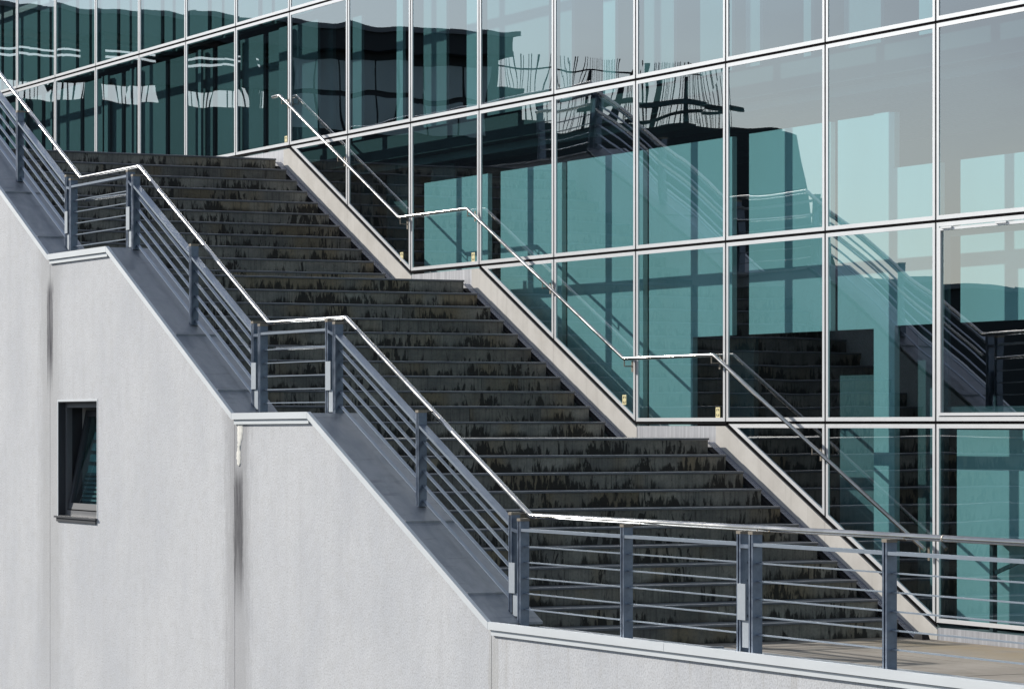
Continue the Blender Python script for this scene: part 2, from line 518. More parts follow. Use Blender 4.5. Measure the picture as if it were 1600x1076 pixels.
def build(name, mb, mat, parent=None, label=None, kind=None, smooth=False, org=None):
    """one mesh object; vertices are given in world coordinates"""
    mats = mat if isinstance(mat, (list, tuple)) else [mat]
    base = wloc(parent) if parent else Vector((0, 0, 0))
    o0 = Vector(org) if org else base
    me = mb.mesh(name, mats, o0, smooth)
    o = bpy.data.objects.new(name, me)
    COL.objects.link(o)
    o.parent = parent
    o.location = o0 - base
    if label: o['label'] = label
    if kind: o['kind'] = kind
    return o

def thing(name, label, cat, loc, group=None):
    o = bpy.data.objects.new(name, None)
    COL.objects.link(o)
    o.location = loc
    o.empty_display_size = 0.3
    o['label'] = label; o['category'] = cat
    if group: o['group'] = group
    return o

def piece(name, mesh, loc, parent):
    """an alike piece that shares its mesh; loc in world coordinates"""
    o = bpy.data.objects.new(name, mesh)
    COL.objects.link(o)
    o.parent = parent
    o.location = Vector(loc) - wloc(parent)
    return o

GZ = -5.4          # street level
# ---------------------------------------------------------------- ground
mb = MB(); mb.add([(-900, -900, GZ), (900, -900, GZ), (900, 900, GZ), (-900, 900, GZ)], [(0, 1, 2, 3)])
build('ground', mb, M['ground'], None, 'dark asphalt ground around the buildings', 'structure')

# ---------------------------------------------------------------- glass building
LV = [-1.93, 0.01, 1.95, 3.87, 5.74, 7.65]
XB = [4, 2] + [-2 * i for i in range(0, 17)]            # mullion lines, right to left
def zb(x):
    """lower edge of the glazing, stepping down with the stair"""
    nodes = [(-40, 3.87), (-16, 3.87), (-12, 1.95), (-10, 1.95), (-6, 0.01), (-4, 0.01), (0, -1.93), (40, -1.93)]
    for (a, za), (b, zb_) in zip(nodes, nodes[1:]):
        if a <= x <= b: return za + (zb_ - za) * (x - a) / (b - a)
def clip(poly, f):
    out = []
    for i, p in enumerate(poly):
        q = poly[(i + 1) % len(poly)]
        a, b = f(p), f(q)
        if a >= -1e-6: out.append(p)
        if (a > 1e-6 and b < -1e-6) or (a < -1e-6 and b > 1e-6):
            k = a / (a - b); out.append((p[0] + (q[0] - p[0]) * k, p[1] + (q[1] - p[1]) * k))
    res = []
    for p in out:
        if not res or math.hypot(p[0] - res[-1][0], p[1] - res[-1][1]) > 1e-4: res.append(p)
    if len(res) > 1 and math.hypot(res[0][0] - res[-1][0], res[0][1] - res[-1][1]) < 1e-4: res.pop()
    return res
def inset(poly, d):
    n = len(poly); res = []
    for i in range(n):
        p0, p1, p2 = poly[i - 1], poly[i], poly[(i + 1) % n]
        def nrm(a, b):
            dx, dz = b[0] - a[0], b[1] - a[1]; l = math.hypot(dx, dz); return (-dz / l, dx / l)
        n1, n2 = nrm(p0, p1), nrm(p1, p2)
        k = 1 + n1[0] * n2[0] + n1[1] * n2[1]
        res.append((p1[0] + d * (n1[0] + n2[0]) / k, p1[1] + d * (n1[1] + n2[1]) / k))
    return res

GB = thing('glass_building', 'glass-fronted building with white-framed teal glazing behind the dark stair', 'building', (0, 0, GZ))
gasket = MB()
GAP, FW = 0.0145, 0.040
open_cell = (0, 2)      # X from 0 to 2, row 0
for i in range(len(XB) - 1):
    xr, xl = XB[i], XB[i + 1]
    for r in range(5):
        z0, z1 = LV[r], LV[r + 1]
        if xl < -17 and z1 <= 3.88: continue
        poly = [(xl, z0), (xr, z0), (xr, z1), (xl, z1)]
        zl, zr = zb(xl), zb(xr)
        fline = lambda p: p[1] - (zl + (zr - zl) * (p[0] - xl) / (xr - xl))
        poly = clip(poly, fline)
        if len(poly) < 3: continue
        area = 0.5 * sum(poly[k][0] * poly[(k + 1) % len(poly)][1] - poly[(k + 1) % len(poly)][0] * poly[k][1] for k in range(len(poly)))
        if area < 0.05: continue
        p1 = inset(poly, GAP); p2 = inset(poly, GAP + FW)
        fr = MB().ring(p1, p2, -0.009, 0.012)
        is_open = (xl == 0 and r == 1)
        frame = build('window_frame', fr, M['alu'], GB)
        p3 = inset(poly, GAP + FW - 0.008)
        jit = [random.uniform(-0.0012, 0.0012) for _ in p3]
        pm = MB()
        n = len(p3)
        v = [(p[0], -0.001 + j, p[1]) for p, j in zip(p3, jit)] + [(p[0], 0.019 + j, p[1]) for p, j in zip(p3, jit)]
        if is_open:      # a top-hung casement: its own sash sits inside the frame
            ps = inset(poly, GAP + FW + 0.012); ps2 = inset(poly, GAP + FW + 0.040)
            s_ = MB().ring(ps, ps2, -0.019, 0.02)
            s_.box(xl + 0.12, xl + 0.30, -0.034, -0.02, z1 - 0.078, z1 - 0.060)
            s_.box(xl + 1.02, xl + 1.2, -0.034, -0.02, z1 - 0.078, z1 - 0.060)
            build('sash', s_, M['alu'], frame)
            s2 = MB().ring(ps2, inset(poly, GAP + FW + 0.10), 0.03, 0.06)
            build('sash_lining', s2, M['anthracite'], frame)
            h_ = MB().box(xl + 0.86, xl + 0.90, 0.06, 0.11, z0 + 0.14, z0 + 0.25).box(xl + 0.84, xl + 1.02, 0.07, 0.10, z0 + 0.13, z0 + 0.155)
            build('window_handle', h_, M['black'], frame)
        pm.add(v, [tuple(range(n))], 0)
        pm.add(v, [tuple(reversed(range(n, 2 * n)))] + [(a, a + n, (a + 1) % n + n, (a + 1) % n) for a in range(n)], 1)
        pm.keep = True
        pane = build('pane', pm, [M['glass'], M['glass_in']], frame)
# black joints and carrier posts behind the frames
for xm in XB:
    zlo = max(zb(xm), -1.93)
    deep = 0.17 if xm in (0, -4, -10, -16, -22, -28) else 0.085
    hw = 0.028
    mb = MB().box(xm - GAP - 0.004, xm + GAP + 0.004, -0.001, 0.010, zlo, 7.65)
    build('joint', mb, M['gasket'], GB)
for zz in LV[1:]:
    xlo = -32
    xhi = 4
    if zz < 1: xlo = -6
    elif zz < 3: xlo = -12
    mb = MB().box(xlo, xhi, 0.0, 0.0095, zz - GAP - 0.004, zz + GAP + 0.004)
    build('joint', mb, M['gasket'], GB)
# sloping joints above the curb
for xa in (-4, -10, -16):
    a, b = xa, xa + 4
    mb = MB().prism([(a - 0.01, zb(a) - 0.03), (b, zb(b) - 0.03), (b, zb(b) + 0.016), (a, zb(a) + 0.016)], 0.0, 0.0095)
    build('joint', mb, M['gasket'], GB)
# slabs, roof, back and end walls of the rooms
build('floor_slab', MB().box(-34, 6, 0.08, 8, -2.3, -1.98), M['inner_dim'], GB)
build('floor_slab', MB().box(-34, 6, 0.26, 8, 3.50, 3.80), M['inner_dark'], GB)
build('roof', MB().box(-34.2, 6.2, 0.10, 8.2, 7.66, 8.1), M['far_dark'], GB)
build('back_wall', MB().box(-34, 6, 8, 8.2, -2.3, 7.65), M['inner_dark'], GB)
build('end_wall', MB().box(6, 6.2, 0.0, 8.2, GZ, 7.65), M['inner_dark'], GB)
build('end_wall', MB().box(-34.2, -34, 0.0, 8.2, GZ, 7.65), M['inner_dark'], GB)
build('base_wall', MB().box(-34, 6, 0.09, 0.25, GZ, -2.32), M['curb'], GB)
# bright linings a hand's width behind the glass
IY = 0.32
def lining(x0, x1, z0, z1, y=IY, m='inner_white', name='inner_wall', d=0.06):
    # one sheet per bay, with a dark slot just right of each mullion axis as seen from the terrace
    cuts = [x0] + [x for x in range(-32, 6, 2) if x0 < x < x1 and y == IY] + [x1]
    for a, b in zip(cuts, cuts[1:]):
        g = 0.0
        if y == IY and a in range(-32, 6, 2):
            g = 0.0 if False else SLOT.get(a, 0.0)
        q = -0.42 + g if (y == IY and a in range(-32, 6, 2)) else 0.0
        p = -0.42 if (y == IY and b in range(-32, 6, 2)) else 0.0
        if b + p - a - q > 0.03:
            build(name, MB().box(a + q, b + p, y, y + d, z0, z1), M[m], GB)
SLOT = {x: (0.36 if x in (0, -4, -10, -16, -22, -28) else 0.14) for x in range(-32, 6, 2)}
lining(-12.05, -5.28, -1.95, 3.12)
lining(-5.28, -1.60, 0.96, 3.12)
lining(-1.60, -1.22, -1.95, 3.12)
lining(-1.22, 4.0, 0.98, 2.56)
lining(-1.60, -1.31, 3.12, 3.13, IY, 'inner_white')
lining(-5.28, -4.68, -1.95, 0.96, 0.75, 'inner_dim')
lining(-2.6, -1.60, -0.04, 0.50, 0.55, 'inner_dim')
lining(-2.6, -1.60, -1.95, -0.045, 0.55, 'inner_grey')
lining(-1.22, -0.76, -1.95, 0.98, 0.60, 'inner_dim')
lining(-0.60, -0.48, -1.95, 0.35, 0.33, 'inner_grey')
lining(-0.15, 5.0, -1.95, -0.06, 0.34, 'inner_white')
lining(-0.2, 5.0, -0.06, 0.90, 1.6, 'inner_dim')
# ceiling battens in the dark band above the linings
for k in range(9):
    build('ceiling_batten', MB().box(-16, 5, 0.5 + 0.45 * k, 0.56 + 0.45 * k, 3.40, 3.497), M['inner_grey'], GB)
# curtains and pilasters on the upper floors
rr = random.Random(3)
for k in range(8, 16):
    xm = -2 * k
    for z0, z1, up in ((5.80, 7.55, 1), (3.90, 5.68, 0)):
        xa = xm - 2 - 0.18
        if up:
            g = rr.uniform(0.45, 0.7)
            for p0, p1 in ((0.16, g), (g + 0.13, 2.0)):
                build('curtain', MB().box(xa + p0, xa + p1, 0.42, 0.46, z0, z1), M['inner_mid'], GB)
        else:
            build('curtain', MB().box(xa + 0.2, xa + 2.0, 0.50, 0.54, z0, z1), M[rr.choice(('inner_faint', 'inner_faint', 'inner_dim'))], GB)
            for _ in range(rr.choice((1, 2))):
                q = rr.uniform(0.3, 1.6)
                build('curtain', MB().box(xa + q, xa + q + rr.choice((0.08, 0.12, 0.3)), 0.42, 0.46, z0, z1), M['inner_mid'], GB)
build('back_panel', MB().box(-32, -16, 0.55, 0.60, 5.8, 7.55), M['inner_dim'], GB)
build('back_panel', MB().box(-32, -16, 0.65, 0.70, 3.9, 5.68), M['inner_faint'], GB)
for px0, px1, z0, z1, mat in ((-15.2, -14.9, 3.9, 5.6, 'curtain'), (-13.75, -13.55, 4.0, 7.5, 'curtain_pale'), (-12.9, -12.2, 3.9, 5.7, 'curtain'),
        (-11.6, -11.3, 3.9, 7.5, 'curtain_pale'), (-11.0, -9.3, 3.9, 5.7, 'curtain'), (-9.0, -8.7, 3.9, 7.5, 'curtain'), (-7.9, -7.6, 3.9, 7.5, 'curtain_pale'),
        (-6.9, -6.2, 3.9, 7.5, 'curtain'), (-5.6, -4.9, 3.9, 7.5, 'curtain'), (-4.6, -4.3, 3.9, 7.5, 'curtain'), (-3.4, -3.25, 3.9, 7.5, 'curtain'), (-2.6, -1.9, 3.9, 7.5, 'curtain'), (-1.2, -0.9, 3.9, 7.5, 'curtain_pale')):
    build('curtain', MB().box(px0, px1, 0.60, 0.64, z0, z1), M[mat], GB)
xx = -24
while xx < -12.5:
    w_ = rr.uniform(0.3, 0.9)
    build('curtain', MB().box(xx, xx + w_, 0.7, 0.74, 1.95, 3.4), M['inner_dim'], GB)
    xx += w_ + rr.uniform(0.4, 0.9)

# small wall table standing inside, its leg against the pale wall
TB = thing('side_table', 'dark thin-legged folding table standing inside behind the lower right pane', 'table', (1.2, 0.2, -1.98))
build('table_top', MB().box(0.55, 2.3, 0.10, 0.31, -1.13, -1.10), M['anthracite'], TB)
build('leg', MB().box(0.60, 0.655, 0.20, 0.25, -1.98, -1.13), M['anthracite'], TB)
build('leg', MB().box(2.15, 2.205, 0.20, 0.25, -1.98, -1.13), M['anthracite'], TB)
build('brace', MB().beam((0.65, 0.225, -1.42), (1.6, 0.225, -1.13), 0.03, 0.035), M['anthracite'], TB)
SK = thing('wall_socket', 'small dark wall socket on the pale inner wall beside the table', 'socket', (1.45, 0.34, -1.62))
build('back_plate', MB().box(1.36, 1.60, 0.326, 0.338, -1.70, -1.52), M['inner_grey'], SK)
build('socket_cover', MB().box(1.40, 1.47, 0.315, 0.3255, -1.66, -1.56), M['black'], SK)
build('socket_cover', MB().box(1.50, 1.57, 0.315, 0.3255, -1.66, -1.56), M['black'], SK)

# ---------------------------------------------------------------- stair
RISE, GO = 0.17545, 0.3685
ZL = [-0.153, 1.777, 3.707]
XN = [-4.19, -10.22, -16.25]
ZF = -2.083            # terrace floor
Y0, Y1 = -4.50, -0.10  # stair side edges
ST = thing('staircase', 'broad dark stone outdoor staircase in three flights with mossy stained risers', 'staircase', (-8, -2.3, GZ))
rs = random.Random(11)
def splits(seed_n):
    n = rs.choice((2, 3, 3))
    c = sorted(rs.uniform(Y0 + 0.6, Y1 - 0.5) for _ in range(n - 1))
    pts = [Y0] + c + [Y1]
    return [(a, b) for a, b in zip(pts, pts[1:]) if b - a > 0.25] if all(b - a > 0.25 for a, b in zip(pts, pts[1:])) else [(Y0, (Y0 + Y1) / 2 + rs.uniform(-0.8, 0.8)), None]
def yparts():
    p = splits(0)
    if p[-1] is None:
        m = p[0][1]; p = [(Y0, m), (m, Y1)]
    return p
SLAB = 0.024
def slab(x0, x1, y0, y1, z0, z1):
    """tread stone with a small worn chamfer along its front edge"""
    c_ = 0.007
    prof = [(x0, z0), (x1, z0), (x1, z1 - c_), (x1 - c_, z1 - 0.0005), (x1 - 0.030, z1), (x0, z1)]
    mb = MB()
    n = len(prof)
    v = [(x, y0, z) for x, z in prof] + [(x, y1, z) for x, z in prof]
    mb.add(v, [tuple(range(n)), tuple(reversed(range(n, 2 * n)))], 0)
    for i in range(n):
        j = (i + 1) % n
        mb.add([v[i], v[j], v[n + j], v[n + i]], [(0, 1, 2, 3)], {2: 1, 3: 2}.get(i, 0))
    return mb
for fl in range(3):
    for i in range(11):
        xn, zn = XN[fl] + GO * i, ZL[fl] - RISE * i
        zlow = zn - RISE
        # riser stones under the nosing
        for a, b in yparts():
            e = rs.uniform(-0.002, 0.002)
            b2 = b + rs.uniform(-0.012, 0.006) if b == Y1 else b
            mb = MB().box(xn - 0.06, xn - 0.012 + e, a + 0.0025, b2 - 0.0025, zlow + 0.002, zn - SLAB - 0.001)
            build('riser', mb, M['riser'], ST)
        # tread slabs
        back = xn - GO + 0.004 if i else None
        if i == 0: continue
        for a, b in yparts():
            e = rs.uniform(-0.003, 0.003); q = rs.uniform(-0.0015, 0.0015)
            mb = slab(back - 0.02, xn + e, a + 0.002, b - 0.002, zn - SLAB, zn + q)
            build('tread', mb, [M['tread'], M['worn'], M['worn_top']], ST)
    # landing slabs
    xback = XN[fl + 1] + GO * 10 - 0.02 if fl < 2 else -24.0
    nx = 3 if fl < 2 else 7
    for k in range(nx):
        xa = xback + (XN[fl] - xback) * k / nx; xb_ = xback + (XN[fl] - xback) * (k + 1) / nx
        for a, b in ((Y0, -3.05), (-3.05, -1.6), (-1.6, Y1)):
            mb = (slab if k == nx - 1 else MB().box)(xa + 0.002, xb_ - 0.002 if k < nx - 1 else xb_ + rs.uniform(-0.002, 0.002), a + 0.002, b - 0.002, ZL[fl] - SLAB, ZL[fl] + rs.uniform(-0.001, 0.001))
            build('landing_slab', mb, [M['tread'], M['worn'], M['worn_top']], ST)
# the solid concrete body under the stones
pts = [(-24.0, GZ), (XN[0] + GO * 10 - 0.065, GZ)]
prof = []
for fl in (0, 1, 2):
    for i in range(10, -1, -1):
        xn, zn = XN[fl] + GO * i, ZL[fl] - RISE * i
        prof.append((xn - 0.065, zn - RISE - 0.004 if False else zn - RISE - SLAB - 0.004))
        prof.append((xn - 0.065, zn - SLAB - 0.004))
pts += prof + [(-24.0, ZL[2] - SLAB - 0.004)]
build('stair_core', MB().prism(pts, Y0 + 0.005, Y1 - 0.01), M['black'], ST)
# perforated gutter strip between step ends and curb
for fl in range(3):
    x0, z0 = XN[fl] - 0.05, ZL[fl] - 0.045
    x1 = XN[fl] + GO * 10.75; z1 = ZL[fl] - RISE * 10.75 - 0.045
    mb = MB()
    for k in range(4):
        yy = -0.092 + k * 0.0235
        mb.beam((x0, yy, z0), (x1, yy, z1), 0.009, 0.008)
    nn = 74
    for k in range(nn):
        q = (k + 0.5) / nn
        xc, zc_ = x0 + (x1 - x0) * q, z0 + (z1 - z0) * q
        mb.box(xc - 0.007, xc + 0.007, -0.098, -0.016, zc_ - 0.006, zc_ + 0.003)
    build('gutter_grating', mb, M['grate'], ST, kind='stuff')
    build('gutter', MB().beam((x0, -0.057, z0 - 0.07), (x1, -0.057, z1 - 0.07), 0.08, 0.03), M['black'], ST)
# pale curb panels and the plates at the landings
for xa in (-4, -10, -16):
    zt = zb(xa) - 0.036
    def ct(x): return zt if x <= xa else zt - (x - xa) * (1.94 if xa > -9 else (1.94 if xa > -15 else 1.92)) / 4
    for a, b in ((xa - 0.2, xa + 2), (xa + 2, xa + 4.04)):
        xs_ = [q for q in (a + 0.002, xa, b - 0.002) if a < q < b]
        top = [(q, ct(q)) for q in xs_]
        bot = [(q, min(ct(q) - 0.42, zt - 0.22) if q > xa - 0.1 else zt - 0.30) for q in (a + 0.002, b - 0.002)]
        mb = MB().prism([bot[0], bot[1]] + top[::-1], -0.014, 0.05)
        build('curb_panel', mb, M['curb'], ST)
    x_l = xa - 2 if xa > -16 else -24
    mb = MB().box(x_l + 0.042, xa - 0.203, -0.011, 0.05, zt - 0.30, zt)
    build('sill_plate', mb, M['brushed'], ST)
build('sill_plate', MB().box(0.045, 6, -0.011, 0.05, ZF - 0.1, -1.966), M['brushed'], ST)

# ---------------------------------------------------------------- terrace at the foot of the stair
TE = bpy.data.objects.new('terrace', None); COL.objects.link(TE); TE.location = (4, -2.4, ZF)
TE['label'] = 'tan paved terrace at the foot of the dark stair'; TE['kind'] = 'structure'
build('terrace_bed', MB().box(-0.57, 14, -4.5, -0.02, GZ, ZF - 0.03), M['paving'], TE)
xe = [-0.56, 1.0, 2.5, 4.0, 5.5, 7.0, 8.5, 10.0, 11.5, 13.9]
for a, b in zip(xe, xe[1:]):
    for c_, d_ in ((-4.5, -3.0), (-3.0, -1.5), (-1.5, -0.02)):
        build('paver', MB().box(a + 0.005, b - 0.005, c_ + 0.005, d_ - 0.005, ZF - 0.03, ZF + rs.uniform(-0.0015, 0.0015)), M['paving'], TE)
WD = thing('door_wedge', 'small black rubber wedge lying at the foot of the pale curb', 'wedge', (-0.12, -0.10, ZF))
mb = MB().add([(-0.20, -0.15, ZF), (-0.02, -0.15, ZF), (-0.02, -0.06, ZF), (-0.20, -0.06, ZF), (-0.16, -0.14, ZF + 0.05), (-0.04, -0.14, ZF + 0.065), (-0.04, -0.07, ZF + 0.065), (-0.16, -0.07, ZF + 0.05)],
              [(0, 3, 2, 1), (4, 5, 6, 7), (0, 1, 5, 4), (1, 2, 6, 5), (2, 3, 7, 6), (3, 0, 4, 7)])
build('wedge_body', mb, M['black'], WD)

# ---------------------------------------------------------------- plastered stair wall
CN = [(-24.0, 3.97), (-17.6, 3.97), (-15.5, 3.97), (-11.60, 2.037), (-9.52, 2.037), (-5.65, 0.105), (-3.64, 0.112), (0.417, -1.76), (15.0, -1.76)]
def zc(x):
    for (a, za), (b, zb_) in zip(CN, CN[1:]):
        if a <= x <= b: return za + (zb_ - za) * (x - a) / (b - a)
    return CN[0][1] if x < CN[0][0] else CN[-1][1]
YW, YI = -5.0, -4.50
PW = thing('stair_wall', 'tall pale grey plastered wall with stepped sloping top and dark streaks', 'wall', (-5, -4.8, GZ))
hole = [(-11.30, -1.11), (-9.92, -1.11), (-9.92, 0.265), (-11.30, 0.265)]
segs = [(-24.0, -11.60), (-11.60, -5.65), (-5.65, 0.417), (0.417, 15.0)]
for a, b in segs:
    g = 0.005
    top = [(x_, z_ - 0.08) for x_, z_ in CN if a - 1e-6 <= x_ <= b + 1e-6]
    top[0] = (a + (g if a > -23 else 0), top[0][1]); top[-1] = (b - (g if b < 14 else 0), top[-1][1])
    poly = [(top[0][0], GZ), (top[-1][0], GZ)] + top[::-1]
    mb = MB().prism(poly, YW, YI - 0.004, [hole] if a == -11.60 else ())
    build('wall_panel', mb, M['plaster'], PW)
for xj in (-11.60, -5.65, 0.417):
    build('joint_filler', MB().box(xj - 0.012, xj + 0.012, YW + 0.012, YI - 0.01, GZ, zc(xj) - 0.05), M['inner_grey'], PW)
# coping sheets with fascia
def quadbar(p, q, y0, y1, dz0, dz1):
    return MB().prism([(p[0], p[1] + dz0), (q[0], q[1] + dz0), (q[0], q[1] + dz1), (p[0], p[1] + dz1)], y0, y1)
for (a, za), (b, zb_) in zip(CN, CN[1:]):
    sl = za != zb_ and abs(za - zb_) > 0.1
    cuts = [a, b]
    if sl: cuts = [a, a + (b - a) * 0.55, b - 0.50, b]
    if a > 0: cuts = [a, 3.6, 9, b]
    zz = lambda x_: za + (zb_ - za) * (x_ - a) / (b - a)
    for c0, c1 in zip(cuts, cuts[1:]):
        mb = quadbar((c0 + 0.002, zz(c0)), (c1 - 0.002, zz(c1)), YW + 0.002, YI + 0.012, -0.028 if sl else -0.075, -0.006 if sl else -0.048)
        build('coping', mb, M['zinc'], PW)
        if c0 != a:
            mb = quadbar((c0 - 0.012, zz(c0 - 0.012)), (c0 + 0.012, zz(c0 + 0.012)), YW + 0.004, YI + 0.013, -0.006 if sl else -0.048, 0.012 if sl else -0.036)
            build('coping_seam', mb, M['zinc'], PW)
    for c0, c1 in zip(cuts, cuts[1:]) if not sl else ((a, b),):
        mb = quadbar((c0 + 0.003, zz(c0)), (c1 - 0.003, zz(c1)), YW - 0.040, YW - 0.001, -0.062, 0.006)
        build('fascia', mb, M['fascia'], PW)
    if not sl:
        mb = quadbar((a + 0.03, za), (b - 0.004, zb_), YW - 0.022, YW - 0.0012, -0.112, -0.068)
        build('fascia_drip', mb, M['fascia'], PW)
# lime deposit that ran out of the joint
bm_ = MB()
rl = random.Random(5)
L = []
nz = 22
for k in range(nz + 1):
    q = k / nz
    zz_ = 0.0 - 0.44 * q
    wv = 0.075 * (1 - 0.45 * q) + 0.012 * math.sin(9 * q) + rl.uniform(-0.010, 0.010)
    xm_ = -5.50 - 0.035 * q + 0.012 * math.sin(7 * q)
    if k == nz: wv = 0.02
    for j, (u, d) in enumerate(((-1, 0.0), (-0.6, 0.005), (-0.2, 0.008), (0.15, 0.004), (0.55, 0.008), (1, 0.0))):
        L.append((xm_ + u * wv, YW - 0.001 - d * (0.7 + 0.6 * rl.random()), zz_))
fs = [(k * 6 + j, k * 6 + j + 1, (k + 1) * 6 + j + 1, (k + 1) * 6 + j) for k in range(nz) for j in range(5)]
bm_.add(L, fs)
build('lime_deposit', bm_, M['lime'], PW, 'white lime deposit running out of the wall joint', smooth=True)
# small tilted window
WN = build('window', MB().ring(hole, inset(hole, 0.075), YW + 0.085, YW + 0.15), M['grey_frame'], PW, 'square dark-framed window tilted open at the top')
build('reveal_bead', MB().ring(inset(hole, -0.022), inset(hole, 0.002), YW - 0.004, YW + 0.012), M['fascia'], WN)
build('reveal', MB().ring(inset(hole, 0.0021), inset(hole, 0.012), YW + 0.003, YW + 0.30), M['anthracite'], WN)
build('sill', MB().box(-11.38, -9.90, YW - 0.030, YW + 0.088, -1.125, -1.104).box(-11.33, -9.94, YW - 0.016, YW - 0.004, -1.17, -1.126), M['anthracite'], WN)
# sash polygon turned about its lower edge
sash_o = inset(hole, 0.085); sash_i = inset(hole, 0.16)
def tilt(mb, ang=math.radians(11)):
    zp, yp = -1.02, YW + 0.11
    res = []
    for x_, y_, z_ in mb.v:
        dz, dy = z_ - zp, y_ - yp
        res.append((x_, yp + dy * math.cos(ang) + dz * math.sin(ang), zp + dz * math.cos(ang) - dy * math.sin(ang)))
    mb.v = res
    return mb
build('sash', tilt(MB().ring(sash_o, sash_i, YW + 0.09, YW + 0.15)), M['anthracite'], WN)
pg = MB(); pp = inset(hole, 0.15)
v = [(p[0], YW + 0.115, p[1]) for p in pp] + [(p[0], YW + 0.125, p[1]) for p in pp]
pg.add(v, [(0, 1, 2, 3)], 0).add(v, [(7, 6, 5, 4), (0, 4, 5, 1), (1, 5, 6, 2), (2, 6, 7, 3), (3, 7, 4, 0)], 1)
pg.keep = True
build('pane', tilt(pg), [M['glass_win'], M['glass_in']], WN)
for k in range(6):  # added strips behind the pane, painting the striped facade reflection
    z_ = 0.16 - 0.135 * k
    build('blind_slat', tilt(MB().box(-11.1, -9.95, YW + 0.21, YW + 0.215, z_ - 0.045, z_ + 0.045)), M['blind'], WN)
for k in range(9):
    z_ = -0.58 - 0.052 * k
    build('blind_slat', tilt(MB().box(-11.1, -9.95, YW + 0.20, YW + 0.205, z_ - 0.012, z_ + 0.012)), M['inner_grey'], WN)
build('room_lining', MB().box(-11.298, -11.28, YW + 0.30, YI - 0.01, -1.1, 0.255), M['inner_white'], WN)
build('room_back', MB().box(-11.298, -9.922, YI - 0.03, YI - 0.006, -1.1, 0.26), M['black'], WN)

# ---------------------------------------------------------------- balustrade on the wall
BL = thing('balustrade', 'blue-grey steel balustrade with flat bars and stainless handrail along the wall top', 'balustrade', (-4, -4.7, -1.76))
YP0, YP1 = -4.73, -4.642
HN = [(-24.0, 4.92), (-17.6, 4.92), (-15.66, 4.92), (-11.754, 2.992), (-9.72, 2.992), (-5.805, 1.066), (-3.78, 1.062), (0.309, -0.826), (14.5, -0.826)]
def hz(x):
    for (a, za), (b, zb_) in zip(HN, HN[1:]):
        if a <= x <= b: return za + (zb_ - za) * (x - a) / (b - a)
sections = [  # post centres, section by section
    ([-17.5, -15.72], 0), ([-15.53, -13.692, -11.816], 1), ([-11.655, -9.655], 0), ([-9.482, -7.637, -5.829], 1),
    ([-5.640, -3.866], 0), ([-3.677, -1.716, 0.243], 1), ([0.42, 2.335, 4.25], 0), ([4.436, 6.342, 8.25], 0), ([8.436, 10.35, 12.3], 0)]
def base(x): return zc(x + 0.09)
def lin(xa, xb_, fn):
    """straight line through the two end posts of a section"""
    za, zb2 = fn(xa), fn(xb_)
    return lambda x: za + (zb2 - za) * (x - xa) / (xb_ - xa)
bolt_mesh = MB().tube([(0, 0, 0), (0.008, 0, 0)], 0.011, 6).mesh('bolt', [M['steel']])
offs = [0.11, 0.25, 0.388, 0.527, 0.668]
for pi, (xs_, sloped) in enumerate(sections):
    fb = lin(xs_[0], xs_[-1], base) if sloped else (lambda x: base(xs_[0] + 0.3))
    ft = lin(xs_[0] - 0.02, xs_[-1] + 0.02, lambda x: hz(min(max(x, -23), 14)) - 0.12) if sloped else (lambda x: hz(xs_[0] + 0.5) - 0.12)
    for k, xp in enumerate(xs_):
        zt = hz(xp) - 0.012 + (0.035 if sloped and 0 < k < len(xs_) - 1 else 0.02 if sloped else 0)
        zb0 = zc(xp) - (0.008 if sloped else 0.049)
        mb = MB().box(xp - 0.031, xp - 0.010, YP0, YP1, zb0, zt - 0.03).box(xp + 0.010, xp + 0.031, YP0, YP1, zb0, zt - 0.03)
        mb.box(xp - 0.0095, xp + 0.0095, YP0 + 0.02, YP1 - 0.01, zb0, zt - 0.05)
        post = build('post', mb, M['steel'], BL)
        cb = MB().box(xp - 0.034, xp + 0.034, YP0 - 0.003, YP1 + 0.003, zt - 0.029, zt - 0.004)
        build('post_cap', cb, M['bracket'], post)
        hb = MB().tube([(xp, YP1 - 0.02, zt - 0.017), (xp, -4.55, zt - 0.017), (xp, -4.55, hz(xp) - 0.01)], 0.010, 6)
        build('rail_bracket', hb, M['bracket'], post)
        for q in offs:
            piece('bolt', bolt_mesh, (xp + 0.031, -4.655, fb(xp) + q - (0 if not sloped else 0.03)), post)
    for xa, xb_ in zip(xs_, xs_[1:]):
        a, b = xa + 0.0315, xb_ - 0.0315
        for q in offs:
            mb = MB().beam((a, -4.672, fb(a) + q), (b, -4.672, fb(b) + q), 0.034, 0.010)
            build('bar', mb, M['bar_steel'], BL)
        mb = MB().beam((a, -4.686, ft(a)), (b, -4.686, ft(b)), 0.082, 0.026)
        build('top_rail', mb, M['bar_steel'], BL)
# spacer plates between neighbouring end posts
for (s0, _), (s1, _) in zip(sections, sections[1:]):
    xa, xb_ = s0[-1] + 0.032, s1[0] - 0.032
    zb0, zt = zc((xa + xb_) / 2) , hz((xa + xb_) / 2) - 0.12
    H = zt - zb0
    build('joint_plate', MB().box(xa - 0.03, xb_ - 0.028, YP0 - 0.013, YP0 - 0.003, zb0 + 0.27 * H, zb0 + 0.62 * H), M['plate'], BL)
    build('joint_plate', MB().box(xa + 0.02, xb_ - 0.002, YP0 + 0.004, YP0 + 0.012, zb0 + 0.005, zb0 + 0.27 * H), M['plate'], BL)
    build('joint_plate', MB().prism([(xa, hz(xa) - 0.15), (xb_, hz(xb_) - 0.15), (xb_, hz(xb_) - 0.12), (xa, hz(xa) - 0.12)], YP0, YP1), M['steel'], BL)
